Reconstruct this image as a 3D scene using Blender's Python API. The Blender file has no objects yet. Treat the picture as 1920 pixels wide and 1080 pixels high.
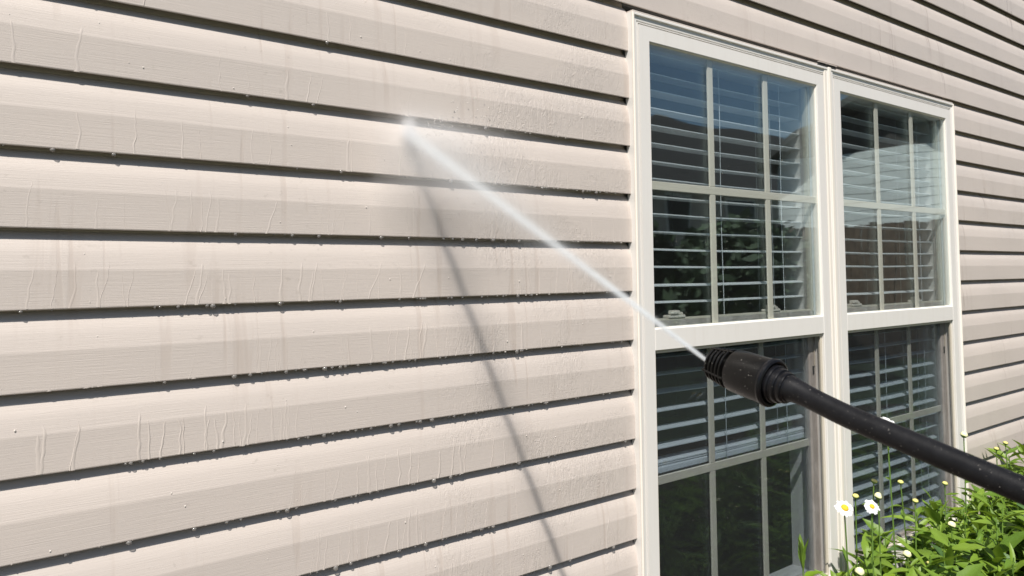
import bpy, bmesh, math, random
from mathutils import Vector, Matrix, noise
R = math.radians
random.seed(7)
sc = bpy.context.scene
C = sc.collection

# ------------------------------------------------------------------ camera
cam_d = bpy.data.cameras.new('camera')
cam = bpy.data.objects.new('camera', cam_d)
C.objects.link(cam)
YAW, PIT, ROL = 0.65075727, 0.04782708, -0.01084248
F = Vector((math.sin(YAW)*math.cos(PIT), math.cos(YAW)*math.cos(PIT), math.sin(PIT)))
Rt = Vector((math.cos(YAW), -math.sin(YAW), 0))
U = Rt.cross(F)
R_ = Rt*math.cos(ROL) + U*math.sin(ROL)
U_ = -Rt*math.sin(ROL) + U*math.cos(ROL)
CAM = Vector((0.0, -1.37813, 1.66681))
M = Matrix((R_, U_, -F)).transposed().to_4x4()
M.translation = CAM
cam.matrix_world = M
cam_d.sensor_fit = 'HORIZONTAL'
cam_d.sensor_width = 36
cam_d.lens = 36*1413/1920
cam_d.shift_y = -(540-446.25)/1920
cam_d.clip_start = 0.02
cam_d.clip_end = 500
cam_d.dof.use_dof = True
cam_d.dof.focus_distance = 1.75
cam_d.dof.aperture_fstop = 9
sc.camera = cam

# ------------------------------------------------------------------ light
TO_SUN = Vector((-0.9, -1.0, 1.9)).normalized()
elev = math.asin(TO_SUN.z)
world = bpy.data.worlds.new('World')
sc.world = world
world.use_nodes = True
wn = world.node_tree.nodes; wl = world.node_tree.links
sky = wn.new('ShaderNodeTexSky')
sky.sky_type = 'NISHITA'
sky.sun_disc = False
sky.sun_elevation = elev
sky.sun_rotation = math.atan2(TO_SUN.x, TO_SUN.y)
sky.air_density = 1.0; sky.dust_density = 0.6; sky.ozone_density = 1.0
wl.new(sky.outputs[0], wn['Background'].inputs[0])
wn['Background'].inputs[1].default_value = 0.065
sun_d = bpy.data.lights.new('sun', 'SUN')
sun_d.energy = 5.0
sun_d.angle = R(0.53)
sun_d.color = (1.0, 0.955, 0.89)
sun = bpy.data.objects.new('sun', sun_d)
C.objects.link(sun)
sun.rotation_euler = TO_SUN.to_track_quat('Z', 'Y').to_euler()
sc.view_settings.view_transform = 'Standard'
sc.view_settings.look = 'None'
sc.view_settings.exposure = 0.42
sc.view_settings.gamma = 1.0
sc.render.engine = 'CYCLES'
cy = sc.cycles
cy.transparent_max_bounces = 48
cy.max_bounces = 10
cy.diffuse_bounces = 3
cy.glossy_bounces = 4
cy.volume_bounces = 4
cy.sample_clamp_indirect = 8
cy.use_denoising = True
cy.volume_step_rate = 1.0
cy.volume_max_steps = 256

# ------------------------------------------------------------------ node helpers
class NT:
    def __init__(s, name):
        s.m = bpy.data.materials.new(name); s.m.use_nodes = True
        s.t = s.m.node_tree; s.n = s.t.nodes; s.n.clear()
        s.out = s.n.new('ShaderNodeOutputMaterial')
    def new(s, typ, **kw):
        nd = s.n.new(typ)
        for k, v in kw.items():
            if k in nd.inputs.keys() if hasattr(nd.inputs, 'keys') else False:
                s.set(nd, k, v)
            else:
                setattr(nd, k, v)
        return nd
    def set(s, nd, k, v):
        if isinstance(v, bpy.types.NodeSocket): s.t.links.new(v, nd.inputs[k])
        else: nd.inputs[k].default_value = v
    def pos(s):
        return s.new('ShaderNodeNewGeometry').outputs['Position']
    def mapv(s, vec, scale=(1, 1, 1), loc=(0, 0, 0)):
        m = s.new('ShaderNodeMapping'); s.set(m, 'Vector', vec)
        m.inputs['Scale'].default_value = scale; m.inputs['Location'].default_value = loc
        return m.outputs[0]
    def noise(s, vec, scale, detail=3, rough=.5, dist=0):
        n = s.new('ShaderNodeTexNoise'); s.set(n, 'Vector', vec)
        n.inputs['Scale'].default_value = scale; n.inputs['Detail'].default_value = detail
        n.inputs['Roughness'].default_value = rough; n.inputs['Distortion'].default_value = dist
        return n.outputs[0]
    def ramp(s, fac, stops):
        r = s.new('ShaderNodeValToRGB'); s.set(r, 0, fac)
        e = r.color_ramp.elements
        while len(e) < len(stops): e.new(.5)
        for el, (p, c) in zip(e, stops):
            el.position = p
            el.color = (c, c, c, 1) if isinstance(c, (int, float)) else (*c, 1)
        return r.outputs[0]
    def math(s, op, a, b=0.0, c=0.0, clamp=False):
        m = s.new('ShaderNodeMath'); m.operation = op; m.use_clamp = clamp
        s.set(m, 0, a); s.set(m, 1, b); s.set(m, 2, c)
        return m.outputs[0]
    def mix(s, fac, a, b, typ='MIX'):
        m = s.new('ShaderNodeMix'); m.data_type = 'RGBA'; m.blend_type = typ
        s.set(m, 0, fac)
        for i, v in ((6, a), (7, b)):
            if isinstance(v, bpy.types.NodeSocket): s.t.links.new(v, m.inputs[i])
            else: m.inputs[i].default_value = (*v, 1)
        return m.outputs[2]
    def bump(s, h, strength, dist, prev=None):
        b = s.new('ShaderNodeBump'); s.set(b, 'Height', h)
        b.inputs['Strength'].default_value = strength; b.inputs['Distance'].default_value = dist
        if prev is not None: s.set(b, 'Normal', prev)
        return b.outputs[0]
    def pbsdf(s, col, rough=.5, normal=None, **kw):
        p = s.new('ShaderNodeBsdfPrincipled')
        if isinstance(col, bpy.types.NodeSocket): s.t.links.new(col, p.inputs['Base Color'])
        else: p.inputs['Base Color'].default_value = (*col, 1)
        s.set(p, 'Roughness', rough)
        if normal is not None: s.set(p, 'Normal', normal)
        for k, v in kw.items():
            s.set(p, k.replace('_', ' '), v)
        return p.outputs[0]
    def end(s, sh, vol=False):
        s.t.links.new(sh, s.out.inputs['Volume' if vol else 'Surface'])
        return s.m

def simple(name, col, rough=.5, var=.12, scale=30, bump=0.0, **kw):
    t = NT(name); P = t.pos()
    n = t.noise(P, scale, 4)
    f = t.ramp(n, [(.3, 0.0), (.7, 1.0)])
    c = t.mix(f, tuple(x*(1-var) for x in col), tuple(min(1, x*(1+var)) for x in col))
    nm = t.bump(n, 1.0, bump) if bump else None
    return t.end(t.pbsdf(c, rough, nm, **kw))

# siding vinyl: embossed wood grain, faint dirt, dried spots and water streaks
def mat_siding(name, wet=False):
    t = NT(name); P = t.pos()
    base = (0.535, 0.474, 0.430)
    big = t.noise(t.mapv(P, (1.2, 1, 5)), 1.3, 3)
    c = t.mix(t.ramp(big, [(.35, 0.0), (.7, 1.0)]), base, tuple(x*k for x, k in zip(base, (1.05, 1.045, 1.04))))
    # dried spots
    spot = t.noise(t.mapv(P, (1, 1, 1.15)), 62, 2, .6)
    region = t.noise(P, 5, 2)
    s1 = t.math('MULTIPLY', t.ramp(spot, [(.63, 0.0), (.70, 1.0)]), t.ramp(region, [(.48, 0.0), (.6, 1.0)]))
    c = t.mix(t.math('MULTIPLY', s1, .26), c, (0.33, 0.29, 0.25))
    # vertical run marks
    st = t.noise(t.mapv(P, (38, 1, 2.2)), 1.0, 3, .55, .4)
    st2 = t.math('MULTIPLY', t.ramp(st, [(.56, 0.0), (.64, 1.0)]), t.ramp(t.noise(t.mapv(P, (3, 1, 2)), 1.7, 2), [(.42, 0.0), (.62, 1.0)]))
    c = t.mix(t.math('MULTIPLY', st2, .38), c, (0.43, 0.355, 0.305))
    grain = t.noise(t.mapv(P, (11, 11, 620)), 1.0, 4, .62, .5)
    g2 = t.noise(t.mapv(P, (26, 26, 1200)), 1.0, 2, .5)
    gh = t.math('ADD', grain, t.math('MULTIPLY', g2, .35))
    damp = t.math('SUBTRACT', 1.0, t.math('MULTIPLY', st2, .85))
    nm = t.bump(t.math('MULTIPLY', gh, damp), .5 if not wet else .08, .0008)
    # sheet of running water to the right of where the jet hits
    sx = t.new('ShaderNodeSeparateXYZ'); t.set(sx, 0, P)
    mx = t.math('MULTIPLY', t.ramp(t.math('MULTIPLY_ADD', sx.outputs[0], 1/1.5, .0), [(.50, 0.0), (.66, 1.0), (.93, 1.0), (.97, .5)]), 1.0)
    w = t.noise(t.mapv(P, (75, 75, 20)), 1.0, 5, .65, 1.4)
    wr = t.ramp(w, [(.42, 0.0), (.50, 1.0), (.60, .25)])
    reg = t.ramp(t.noise(t.mapv(P, (3.1, 1, 5)), 1.4, 3), [(.42, 0.0), (.6, 1.0)])
    ww = t.math('MULTIPLY', t.math('MULTIPLY', wr, reg), mx)
    nm = t.bump(ww, .48, .0014, nm)
    rough = t.math('SUBTRACT', .46, t.math('MULTIPLY', t.math('MAXIMUM', ww, st2), .2))
    return t.end(t.pbsdf(c, rough if not wet else .26, nm, Specular_IOR_Level=.45))

M_SIDING = mat_siding('vinyl_siding')
M_WETRUN = mat_siding('water_run', True)

def mat_vinyl(name, col, dirt=.25, rough=.38):
    t = NT(name); P = t.pos()
    a = t.noise(t.mapv(P, (60, 60, 3)), 1.0, 3, .6)
    b = t.noise(P, 7, 4)
    f = t.math('MULTIPLY', t.ramp(a, [(.45, 0.0), (.8, 1.0)]), t.ramp(b, [(.4, 0.2), (.7, 1.0)]))
    c = t.mix(t.math('MULTIPLY', f, dirt), col, tuple(x*k for x, k in zip(col, (.72, .66, .58))))
    sp = t.ramp(t.noise(P, 260, 1), [(.76, 0.0), (.8, 1.0)])
    c = t.mix(t.math('MULTIPLY', sp, dirt*.8), c, (.25, .22, .18))
    return t.end(t.pbsdf(c, rough, t.bump(b, .2, .0006)))
M_FRAME = mat_vinyl('window_vinyl', (0.70, 0.672, 0.635))
M_BEAD = mat_vinyl('trim_bead_vinyl', (0.74, 0.685, 0.61), .1)
M_LINER = mat_vinyl('jamb_liner_vinyl', (0.55, 0.5, 0.41), .45)
M_GRILLE = mat_vinyl('grille_bar_paint', (0.62, 0.58, 0.49), .12)
M_BLIND = mat_vinyl('blind_white', (0.80, 0.82, 0.83), .05, .35)
M_CORD = simple('blind_cord', (0.75, 0.78, 0.8), .7)
M_JAMBWHITE = simple('interior_paint', (0.78, 0.79, 0.78), .5, .04)
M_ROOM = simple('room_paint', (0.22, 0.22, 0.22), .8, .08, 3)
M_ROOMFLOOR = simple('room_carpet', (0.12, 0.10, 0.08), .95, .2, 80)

def mat_sash():
    t = NT('weathered_sash'); P = t.pos()
    g = t.noise(t.mapv(P, (30, 30, 14)), 1.0, 5, .65, .6)
    f = t.ramp(g, [(.35, 0.0), (.65, 1.0)])
    c = t.mix(f, (0.50, 0.455, 0.42), (0.34, 0.30, 0.27))
    return t.end(t.pbsdf(c, .65, t.bump(g, .4, .001)))
M_SASH = mat_sash()
M_DARKGAP = simple('dark_gap', (0.02, 0.02, 0.018), .9)
M_GASKET = simple('rubber_gasket', (0.03, 0.032, 0.03), .6)

def mat_glass(tint, dirt=0.010, n=1.74, sheen=(.84, .975, 1, 1)):
    t = NT('window_glass'); P = t.pos()
    ge = t.new('ShaderNodeNewGeometry')
    ior = t.math('ADD', n, t.math('MULTIPLY', ge.outputs['Backfacing'], 1/n-n))
    wav = t.noise(t.mapv(P, (1, 1, 1)), 2.6, 1)
    nm = t.bump(wav, .35, .006)
    fr = t.new('ShaderNodeFresnel'); t.set(fr, 0, ior)
    tr = t.new('ShaderNodeBsdfTransparent'); tr.inputs[0].default_value = (*tint, 1)
    gl = t.new('ShaderNodeBsdfGlossy'); gl.inputs['Roughness'].default_value = 0.004; t.set(gl, 'Normal', nm)
    gl.inputs['Color'].default_value = sheen
    mx = t.new('ShaderNodeMixShader'); t.set(mx, 0, fr.outputs[0]); t.set(mx, 1, tr.outputs[0]); t.set(mx, 2, gl.outputs[0])
    # thin film of dust and dried specks
    df = t.new('ShaderNodeBsdfDiffuse'); df.inputs[0].default_value = (.55, .55, .5, 1)
    a = t.ramp(t.noise(P, 420, 1), [(.70, 0.0), (.76, 1.0)])
    b = t.ramp(t.noise(P, 6, 3), [(.4, .15), (.7, 1.0)])
    d = t.math('ADD', t.math('MULTIPLY', t.math('MULTIPLY', a, b), dirt*6), dirt*.35, clamp=True)
    m2 = t.new('ShaderNodeMixShader'); t.set(m2, 0, d); t.set(m2, 1, mx.outputs[0]); t.set(m2, 2, df.outputs[0])
    return t.end(m2.outputs[0])
M_GLASS = mat_glass((.962, .976, .980))
M_GLASSLOW = mat_glass((.955, .976, .99), .012, 1.42, (.75, .9, 1, 1))

def mat_screen():
    t = NT('screen_mesh')
    tr = t.new('ShaderNodeBsdfTransparent'); tr.inputs[0].default_value = (1, 1, 1, 1)
    df = t.new('ShaderNodeBsdfDiffuse'); df.inputs[0].default_value = (.035, .037, .038, 1)
    n = t.noise(t.pos(), 9, 3)
    f = t.math('ADD', .16, t.math('MULTIPLY', n, .08))
    m = t.new('ShaderNodeMixShader'); t.set(m, 0, f); t.set(m, 1, tr.outputs[0]); t.set(m, 2, df.outputs[0])
    return t.end(m.outputs[0])
M_SCREEN = mat_screen()

def mat_rubber(name, col, rough, speck=.0, coat=.0):
    t = NT(name); P = t.pos()
    n = t.noise(P, 60, 4, .6); fine = t.noise(P, 500, 2)
    c = t.mix(t.ramp(n, [(.4, 0.0), (.75, 1.0)]), col, tuple(x*1.5+.002 for x in col))
    sp = t.math('MULTIPLY', t.ramp(t.noise(P, 330, 1), [(.73, 0.0), (.76, 1.0)]), speck)
    c = t.mix(sp, c, (.35, .33, .3))
    rg = t.math('ADD', rough-.06, t.math('MULTIPLY', n, .14))
    return t.end(t.pbsdf(c, rg, t.bump(fine, .25, .0004), Coat_Weight=coat, Coat_Roughness=.15, Specular_IOR_Level=.24))
M_WAND = mat_rubber('wand_plastic', (0.0055, 0.0055, 0.0065), .44, .35)
M_NOZZLE = mat_rubber('nozzle_plastic', (0.004, 0.0038, 0.0036), .3, .6, .1)
M_BOOT = mat_rubber('boot_rubber', (0.004, 0.004, 0.005), .3, .1, .1)

def mat_leaf(name, c0, c1, trans=.32):
    t = NT(name)
    oi = t.new('ShaderNodeObjectInfo')
    tc = t.new('ShaderNodeTexCoord')
    n = t.noise(tc.outputs['Object'], 40, 3)
    f = t.math('ADD', t.math('MULTIPLY', oi.outputs['Random'], .65), t.math('MULTIPLY', n, .35))
    c = t.mix(f, c0, c1)
    gr = t.noise(t.mapv(tc.outputs['Object'], (30, 200, 1)), 1.0, 2)
    p = t.pbsdf(c, .42, t.bump(gr, .3, .001), Specular_IOR_Level=.4)
    tl = t.new('ShaderNodeBsdfTranslucent')
    c2 = t.mix(.5, c, (0.25, 0.36, 0.02)); t.set(tl, 0, c2)
    m = t.new('ShaderNodeMixShader'); t.set(m, 0, trans); t.set(m, 1, p); t.set(m, 2, tl.outputs[0])
    return t.end(m.outputs[0])
M_LEAF = mat_leaf('daisy_leaf', (0.085, 0.17, 0.022), (0.23, 0.34, 0.04))
M_LEAFY = mat_leaf('young_leaf', (0.17, 0.29, 0.02), (0.26, 0.37, 0.03), .4)
M_LEAFB = mat_leaf('broad_leaf', (0.06, 0.13, 0.04), (0.11, 0.19, 0.06), .25)
M_STEM = mat_leaf('green_stem', (0.09, 0.17, 0.03), (0.16, 0.26, 0.05), .1)
M_PETAL = mat_leaf('white_petal', (0.80, 0.80, 0.80), (0.84, 0.84, 0.84), .2)
M_DISC = simple('yellow_disc', (0.72, 0.42, 0.02), .8, .25, 700, .0015)
M_BUD = simple('cream_bud', (0.62, 0.55, 0.18), .7, .25, 500, .001)
M_SOIL = simple('garden_soil', (0.07, 0.047, 0.032), .95, .45, 25, .02)
M_GRASS = simple('lawn', (0.05, 0.075, 0.03), .9, .4, 3, .02)

def mat_droplet(diff=.82):
    t = NT('water_drop')
    fr = t.new('ShaderNodeFresnel'); fr.inputs[0].default_value = 1.33
    tr = t.new('ShaderNodeBsdfTransparent'); tr.inputs[0].default_value = (.8, .79, .78, 1)
    gl = t.new('ShaderNodeBsdfGlossy'); gl.inputs['Roughness'].default_value = .07
    lw = t.new('ShaderNodeMixShader'); t.set(lw, 0, t.math('ADD', fr.outputs[0], .10, clamp=True)); t.set(lw, 1, tr.outputs[0]); t.set(lw, 2, gl.outputs[0])
    df = t.new('ShaderNodeBsdfDiffuse'); df.inputs[0].default_value = (.70, .65, .60, 1)
    m = t.new('ShaderNodeMixShader'); m.inputs[0].default_value = diff; t.set(m, 1, lw.outputs[0]); t.set(m, 2, df.outputs[0])
    return t.end(m.outputs[0])
M_DROP = mat_droplet()
M_DROPCLEAR = mat_droplet(.22)

# ------------------------------------------------------------------ object helpers
def link(name, me, mat, parent=None):
    o = bpy.data.objects.new(name, me); C.objects.link(o)
    if mat is not None and len(me.materials) == 0: me.materials.append(mat)
    if parent is not None: o.parent = parent
    return o
def tag(o, label=None, cat=None, group=None, kind=None):
    if label: o['label'] = label
    if cat: o['category'] = cat
    if group: o['group'] = group
    if kind: o['kind'] = kind
    return o
def empty(name, loc=(0, 0, 0)):
    o = bpy.data.objects.new(name, None); o.location = loc; o.empty_display_size = .1
    C.objects.link(o); return o
def mesh(verts, faces, smooth=False, angle=None):
    me = bpy.data.meshes.new('m'); me.from_pydata([tuple(v) for v in verts], [], faces); me.validate(); me.update()
    if smooth:
        me.polygons.foreach_set('use_smooth', [True]*len(me.polygons))
        if angle: me.set_sharp_from_angle(angle=R(angle))
    return me
def box_me(x0, x1, y0, y1, z0, z1, bev=0.0):
    bm = bmesh.new()
    bmesh.ops.create_cube(bm, size=1)
    for v in bm.verts:
        v.co = Vector(((x0+x1)/2+v.co.x*(x1-x0), (y0+y1)/2+v.co.y*(y1-y0), (z0+z1)/2+v.co.z*(z1-z0)))
    if bev: bmesh.ops.bevel(bm, geom=bm.edges[:], offset=bev, segments=2, affect='EDGES', profile=.5)
    me = bpy.data.meshes.new('m'); bm.to_mesh(me); bm.free()
    return me
def box(name, b, mat, parent=None, bev=0.0):
    return link(name, box_me(*b, bev=bev), mat, parent)
def ring_sweep(x0, x1, z0, z1, prof, closed_prof=False):
    """mitred sweep of profile [(inset, y)] round a rectangle in the xz plane"""
    vs, fs = [], []
    n = len(prof)
    for cx, cz, sx, sz in ((x0, z0, 1, 1), (x1, z0, -1, 1), (x1, z1, -1, -1), (x0, z1, 1, -1)):
        for u, y in prof: vs.append((cx+sx*u, y, cz+sz*u))
    for i in range(4):
        j = (i+1) % 4
        for k in range(n if closed_prof else n-1):
            l = (k+1) % n
            fs.append((i*n+k, j*n+k, j*n+l, i*n+l))
    return mesh(vs, fs)
def lathe_me(prof, seg=40, angle=35):
    vs, fs = [], []
    n = len(prof)
    for i in range(seg):
        a = 2*math.pi*i/seg
        for z, r in prof: vs.append((r*math.cos(a), r*math.sin(a), z))
    for i in range(seg):
        j = (i+1) % seg
        for k in range(n-1): fs.append((i*n+k, j*n+k, j*n+k+1, i*n+k+1))
    return mesh(vs, fs, True, angle)
def tube_me(pts, radii, seg=8, smooth=True):
    vs, fs = [], []
    pts = [Vector(p) for p in pts]
    prev = None
    for i, p in enumerate(pts):
        d = (pts[min(i+1, len(pts)-1)]-pts[max(i-1, 0)]).normalized()
        if prev is None:
            a = d.orthogonal().normalized()
        else:
            a = (prev - d*prev.dot(d)).normalized()
        prev = a; b = d.cross(a)
        r = radii[i] if hasattr(radii, '__len__') else radii
        for k in range(seg):
            t = 2*math.pi*k/seg
            vs.append(p+(a*math.cos(t)+b*math.sin(t))*r)
    for i in range(len(pts)-1):
        for k in range(seg):
            l = (k+1) % seg
            fs.append((i*seg+k, i*seg+l, (i+1)*seg+l, (i+1)*seg+k))
    fs.append(tuple(range(seg-1, -1, -1))); fs.append(tuple(range((len(pts)-1)*seg, len(pts)*seg)))
    return mesh(vs, fs, smooth, 60)

# ================================================================== GROUND
g = link('lawn', mesh([(-120, -150, 0), (150, -150, 0), (150, .5, 0), (-120, .5, 0)], [(0, 1, 2, 3)]), M_GRASS)
tag(g, 'green lawn in front of the house', kind='structure')
bm = bmesh.new()
bmesh.ops.create_grid(bm, x_segments=240, y_segments=70, size=1)
for v in bm.verts:
    x = 3.1+6.0*v.co.x; y = -1.7+1.72*v.co.y
    v.co = Vector((x, y, .03+.05*noise.noise(Vector((x*4, y*4, 0)))+.03*noise.noise(Vector((x*17, y*17, 0)))+.04*(1-abs(v.co.y))))
me = bpy.data.meshes.new('m'); bm.to_mesh(me); bm.free()
g = link('flower_bed_soil', me, M_SOIL); tag(g, 'dark garden soil under the daisies', kind='structure')

# ================================================================== HOUSE
CO = 0.127
house = empty('house', (0, 0, 0))
tag(house, 'house wall of beige lapped vinyl siding with a pair of white windows', 'house')
WX0, WX1, WZ0, WZ1 = 1.4435, 3.3635, 0.615, 2.357

def board_me(x0, x1, seed):
    n = max(2, int((x1-x0)/.09))
    prof = [(.0180, .0105), (.0040, .0095), (.0030, .0005), (.0016, .0), (.0005, .0006), (.0, .0020), (.0, .0590), (.0, .0612), (.00018, .0634), (.0006, .0656), (.0009, .0678), (.0034, .0870), (.0060, .0980), (.0107, .1112), (.0180, .1190), (.0240, .1245), (.0255, .1400)]
    vs, fs = [], []
    rg = random.Random(seed)
    ph = rg.uniform(0, 100)
    for i in range(n+1):
        x = x0+(x1-x0)*i/n
        wy = .0011*noise.noise(Vector((x*1.7, ph, 0)))+.0004*noise.noise(Vector((x*7, ph, 3)))
        wz = .0007*noise.noise(Vector((x*2.1, ph, 9)))
        for k, (y, z) in enumerate(prof):
            a = 1.0
            vs.append((x, y-wy*a if 1 < k < 11 else y, z+(wz if k < 6 else 0)))
    m = len(prof)
    for i in range(n):
        for k in range(m-1):
            fs.append((i*m+k, (i+1)*m+k, (i+1)*m+k+1, i*m+k+1))
    return mesh(vs, fs, True, 14)
def board(x0, x1, z, seed):
    o = link('siding_board', board_me(x0, x1, seed), M_SIDING, house)
    o.location = (0, 0, z)
    return o
K0, K1 = -19, 14
for k in range(K0, K1+1):
    z = 2.0-k*CO
    top = z+CO
    if top <= WZ0 or z >= WZ1-.004:
        board(-2.6, 9.0, z, k)
    else:
        board(-2.6, WX0+.003, z, k+100)
        board(WX1-.003, 9.0, z, k+200)
# sheathing behind the siding, with the window hole left open
sh = []
for b in ((-2.6, WX0+.004, .0265, .14, .1, 4.5), (WX1-.004, 9, .0265, .14, .1, 4.5), (WX0+.004, WX1-.004, .0265, .14, WZ1+.03, 4.5), (WX0+.004, WX1-.004, .0265, .14, .1, WZ0+.01)):
    box('sheathing', b, M_ROOM, house)
box('foundation', (-2.6, 9, .02, .16, -.2, .215), simple('concrete', (.35, .34, .32), .9, .15, 20, .003), house)
box('attic_cap', (-2.6, 9, .006, .4, 4.5, 4.62), M_FRAME, house)
# dim room behind the windows
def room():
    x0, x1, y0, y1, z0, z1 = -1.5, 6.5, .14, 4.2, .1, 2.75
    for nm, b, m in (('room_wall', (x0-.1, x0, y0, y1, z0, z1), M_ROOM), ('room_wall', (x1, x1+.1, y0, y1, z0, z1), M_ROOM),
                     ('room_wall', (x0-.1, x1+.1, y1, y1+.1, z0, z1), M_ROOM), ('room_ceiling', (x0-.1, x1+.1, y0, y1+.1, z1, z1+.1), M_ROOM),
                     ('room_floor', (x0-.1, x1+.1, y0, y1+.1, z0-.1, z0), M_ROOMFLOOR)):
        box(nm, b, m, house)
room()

# ---- the two windows
def window(dx, which):
    x0, x1 = 1.4435+dx, 2.3985+dx
    gx0, gx1 = x0+.069, x1-.069
    prof = [(.0, .012), (.0, -.0155), (.0015, -.0172), (.0065, -.0172), (.0080, -.0150), (.0090, -.0125), (.0195, -.0120), (.0205, -.0090), (.0225, -.0088), (.0232, -.0120),
            (.0252, -.0122), (.0258, -.0070), (.0280, -.0070), (.0287, -.0128), (.0675, -.0128), (.0690, -.0115), (.0690, .0200), (.0700, .0300), (.0660, .1300)]
    fr = link('window', ring_sweep(x0, x1, WZ0-.01, WZ1, prof), M_FRAME, house)
    fr['label'] = which
    # trim bead down both sides
    # grooved sill nose
    box('sill', (x0+.004, x1-.004, -.030, .012, WZ0-.012, WZ0+.012), M_FRAME, fr, .002)
    z_top = WZ1-.069
    MR0, MR1 = 1.4605, 1.5165
    box('meeting_rail', (gx0+.0003, gx1-.0003, -.0125, .018, MR0, MR1), M_FRAME, fr, .0012)
    # upper sash: glazing stop, two panes, grille between them
    st = [(0, -.0095), (.0032, -.0055), (.0032, .0135), (0, .0135)]
    link('glazing_stop', ring_sweep(gx0+.0002, gx1-.0002, MR1+.0002, z_top-.0002, st), M_BEAD, fr)
    box('upper_pane', (gx0+.001, gx1-.001, -.0050, -.0020, MR1+.001, z_top-.001), M_GLASS, fr)
    box('upper_pane', (gx0+.001, gx1-.001, .0095, .0125, MR1+.001, z_top-.001), M_GLASS, fr)
    W3 = (gx1-gx0)/3
    zc = (MR1+z_top)/2
    for i in (1, 2):
        for (a, b) in ((MR1+.003, zc-.0117), (zc+.0117, z_top-.003)):
            box('grille_bar', (gx0+i*W3-.0115, gx0+i*W3+.0115, .0010, .0070, a, b), M_GRILLE, fr, .0012)
    box('grille_bar', (gx0+.003, gx1-.003, .0006, .0074, zc-.0115, zc+.0115), M_GRILLE, fr, .0012)
    # inner jamb liners (visible through the upper pane)
    for xa, xb in ((gx1-.004, gx1+.001), (gx0-.001, gx0+.004)):
        box('jamb_liner', (xa, xb, .0140, .0205, MR1, z_top), M_BLIND, fr)
        box('jamb_liner', (xa-.006 if xa > gx0+.1 else xa, xb if xa > gx0+.1 else xb+.006, .0215, .0400, MR1, z_top), M_LINER, fr, .001)
        box('jamb_liner', (xa-.001 if xa > gx0+.1 else xa, xb if xa > gx0+.1 else xb+.001, .0415, .0520, MR1, z_top), M_SASH, fr, .001)
    # lower sash, weathered
    lz0, lz1 = .655, 1.535
    sp = [(0, .022), (.026, .022), (.0285, .0245), (.0285, .050), (0, .050)]
    ls = link('lower_sash', ring_sweep(gx0+.0006, gx1-.0006, lz0, lz1, [(0, .0215), (.030, .0215), (.0345, .0250), (.0345, .0360), (.0300, .0480), (.0, .0480)], True), M_SASH, fr)
    lx0, lx1 = gx0+.0345, gx1-.0345
    box('lower_pane', (lx0-.001, lx1+.001, .0270, .0300, lz0+.033, lz1-.033), M_GLASSLOW, fr)
    box('lower_pane', (lx0-.001, lx1+.001, .0410, .0440, lz0+.033, lz1-.033), M_GLASSLOW, fr)
    # top rail of the lower sash, rounded, with two locks on it (seen through the upper pane)
    box('sash_top_rail', (gx0+.004, gx1-.010, .0230, .0470, MR1-.002, 1.5400), M_LINER, fr, .005)
    for lx in (gx0+.130, gx0+.590):
        bmx = bmesh.new()
        for (a, b, c0, c1, d0, d1) in ((-.028, .028, -.010, .010, 0, .006), (-.012, .012, -.008, .008, .006, .015), (-.024, .004, -.012, -.004, .008, .013), (.016, .024, -.006, .006, .006, .011)):
            r = bmesh.ops.create_cube(bmx, size=1)
            for v in r['verts']: v.co = Vector(((a+b)/2+v.co.x*(b-a), (c0+c1)/2+v.co.y*(c1-c0), (d0+d1)/2+v.co.z*(d1-d0)))
        bmesh.ops.bevel(bmx, geom=bmx.edges[:], offset=.0014, segments=2, affect='EDGES')
        me = bpy.data.meshes.new('m'); bmx.to_mesh(me); bmx.free()
        o = link('sash_lock', me, M_BEAD, fr); o.location = (lx, .033, 1.5402); o.scale = (1.25, 1.2, 1.35)
    w3 = (lx1-lx0)/3; lc = 1.103
    for i in (1, 2):
        for (a, b) in ((lz0+.036, lc-.0117), (lc+.0117, lz1-.036)):
            box('grille_bar', (lx0+i*w3-.0115, lx0+i*w3+.0115, .0325, .0385, a, b), M_GRILLE, fr, .0012)
    box('grille_bar', (lx0+.001, lx1-.001, .0321, .0389, lc-.0115, lc+.0115), M_GRILLE, fr, .0012)
    # insect screen on the lower half
    sf = [(0, -.0035), (.0075, -.0050), (.0085, -.0035), (.0085, .0045), (0, .0045)]
    link('screen_frame', ring_sweep(gx0+.0004, gx1-.0004, WZ0+.06, MR0-.0006, sf, True), M_LINER, fr)
    box('insect_screen', (gx0+.008, gx1-.008, .0000, .0006, WZ0+.068, MR0-.009), M_SCREEN, fr)
    # latch hole / spring on the sash stile
    box('sash_latch', (gx1-.020, gx1-.013, .0185, .0220, 1.325, 1.352), M_GASKET, fr, .001)
    box('balance_cord', (gx1-.010, gx1-.0075, .0180, .0215, 1.352, 1.42), M_LINER, fr, .0008)
    # painted return boards inside
    for xa, xb in ((gx0-.034, gx0-.024), (gx1+.028, gx1+.038)):
        box('interior_return', (xa, xb, .0560, .139, .63, 2.345), M_JAMBWHITE, fr)
    box('interior_stool', (gx0-.05, gx1+.05, .0560, .17, .615, .632), M_JAMBWHITE, fr)
    return fr
win_l = window(0.0, 'left window of the pair, its blind stopping halfway down the lower sash')
win_r = window(0.965, 'right window of the pair, its blind let down to the sill')
mull = box('mullion_cover', (2.3955, 2.4115, -.0205, .012, WZ0-.008, WZ1+.002), M_BEAD, house, .003)
box('mullion_bead', (2.3750, 2.3955, -.0150, .0, WZ0-.006, WZ1-.004), M_BEAD, house, .003)
mb = box('mullion_bead', (2.4115, 2.4290, -.0150, .0, WZ0-.006, WZ1-.004), M_FRAME, house, .002)
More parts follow.
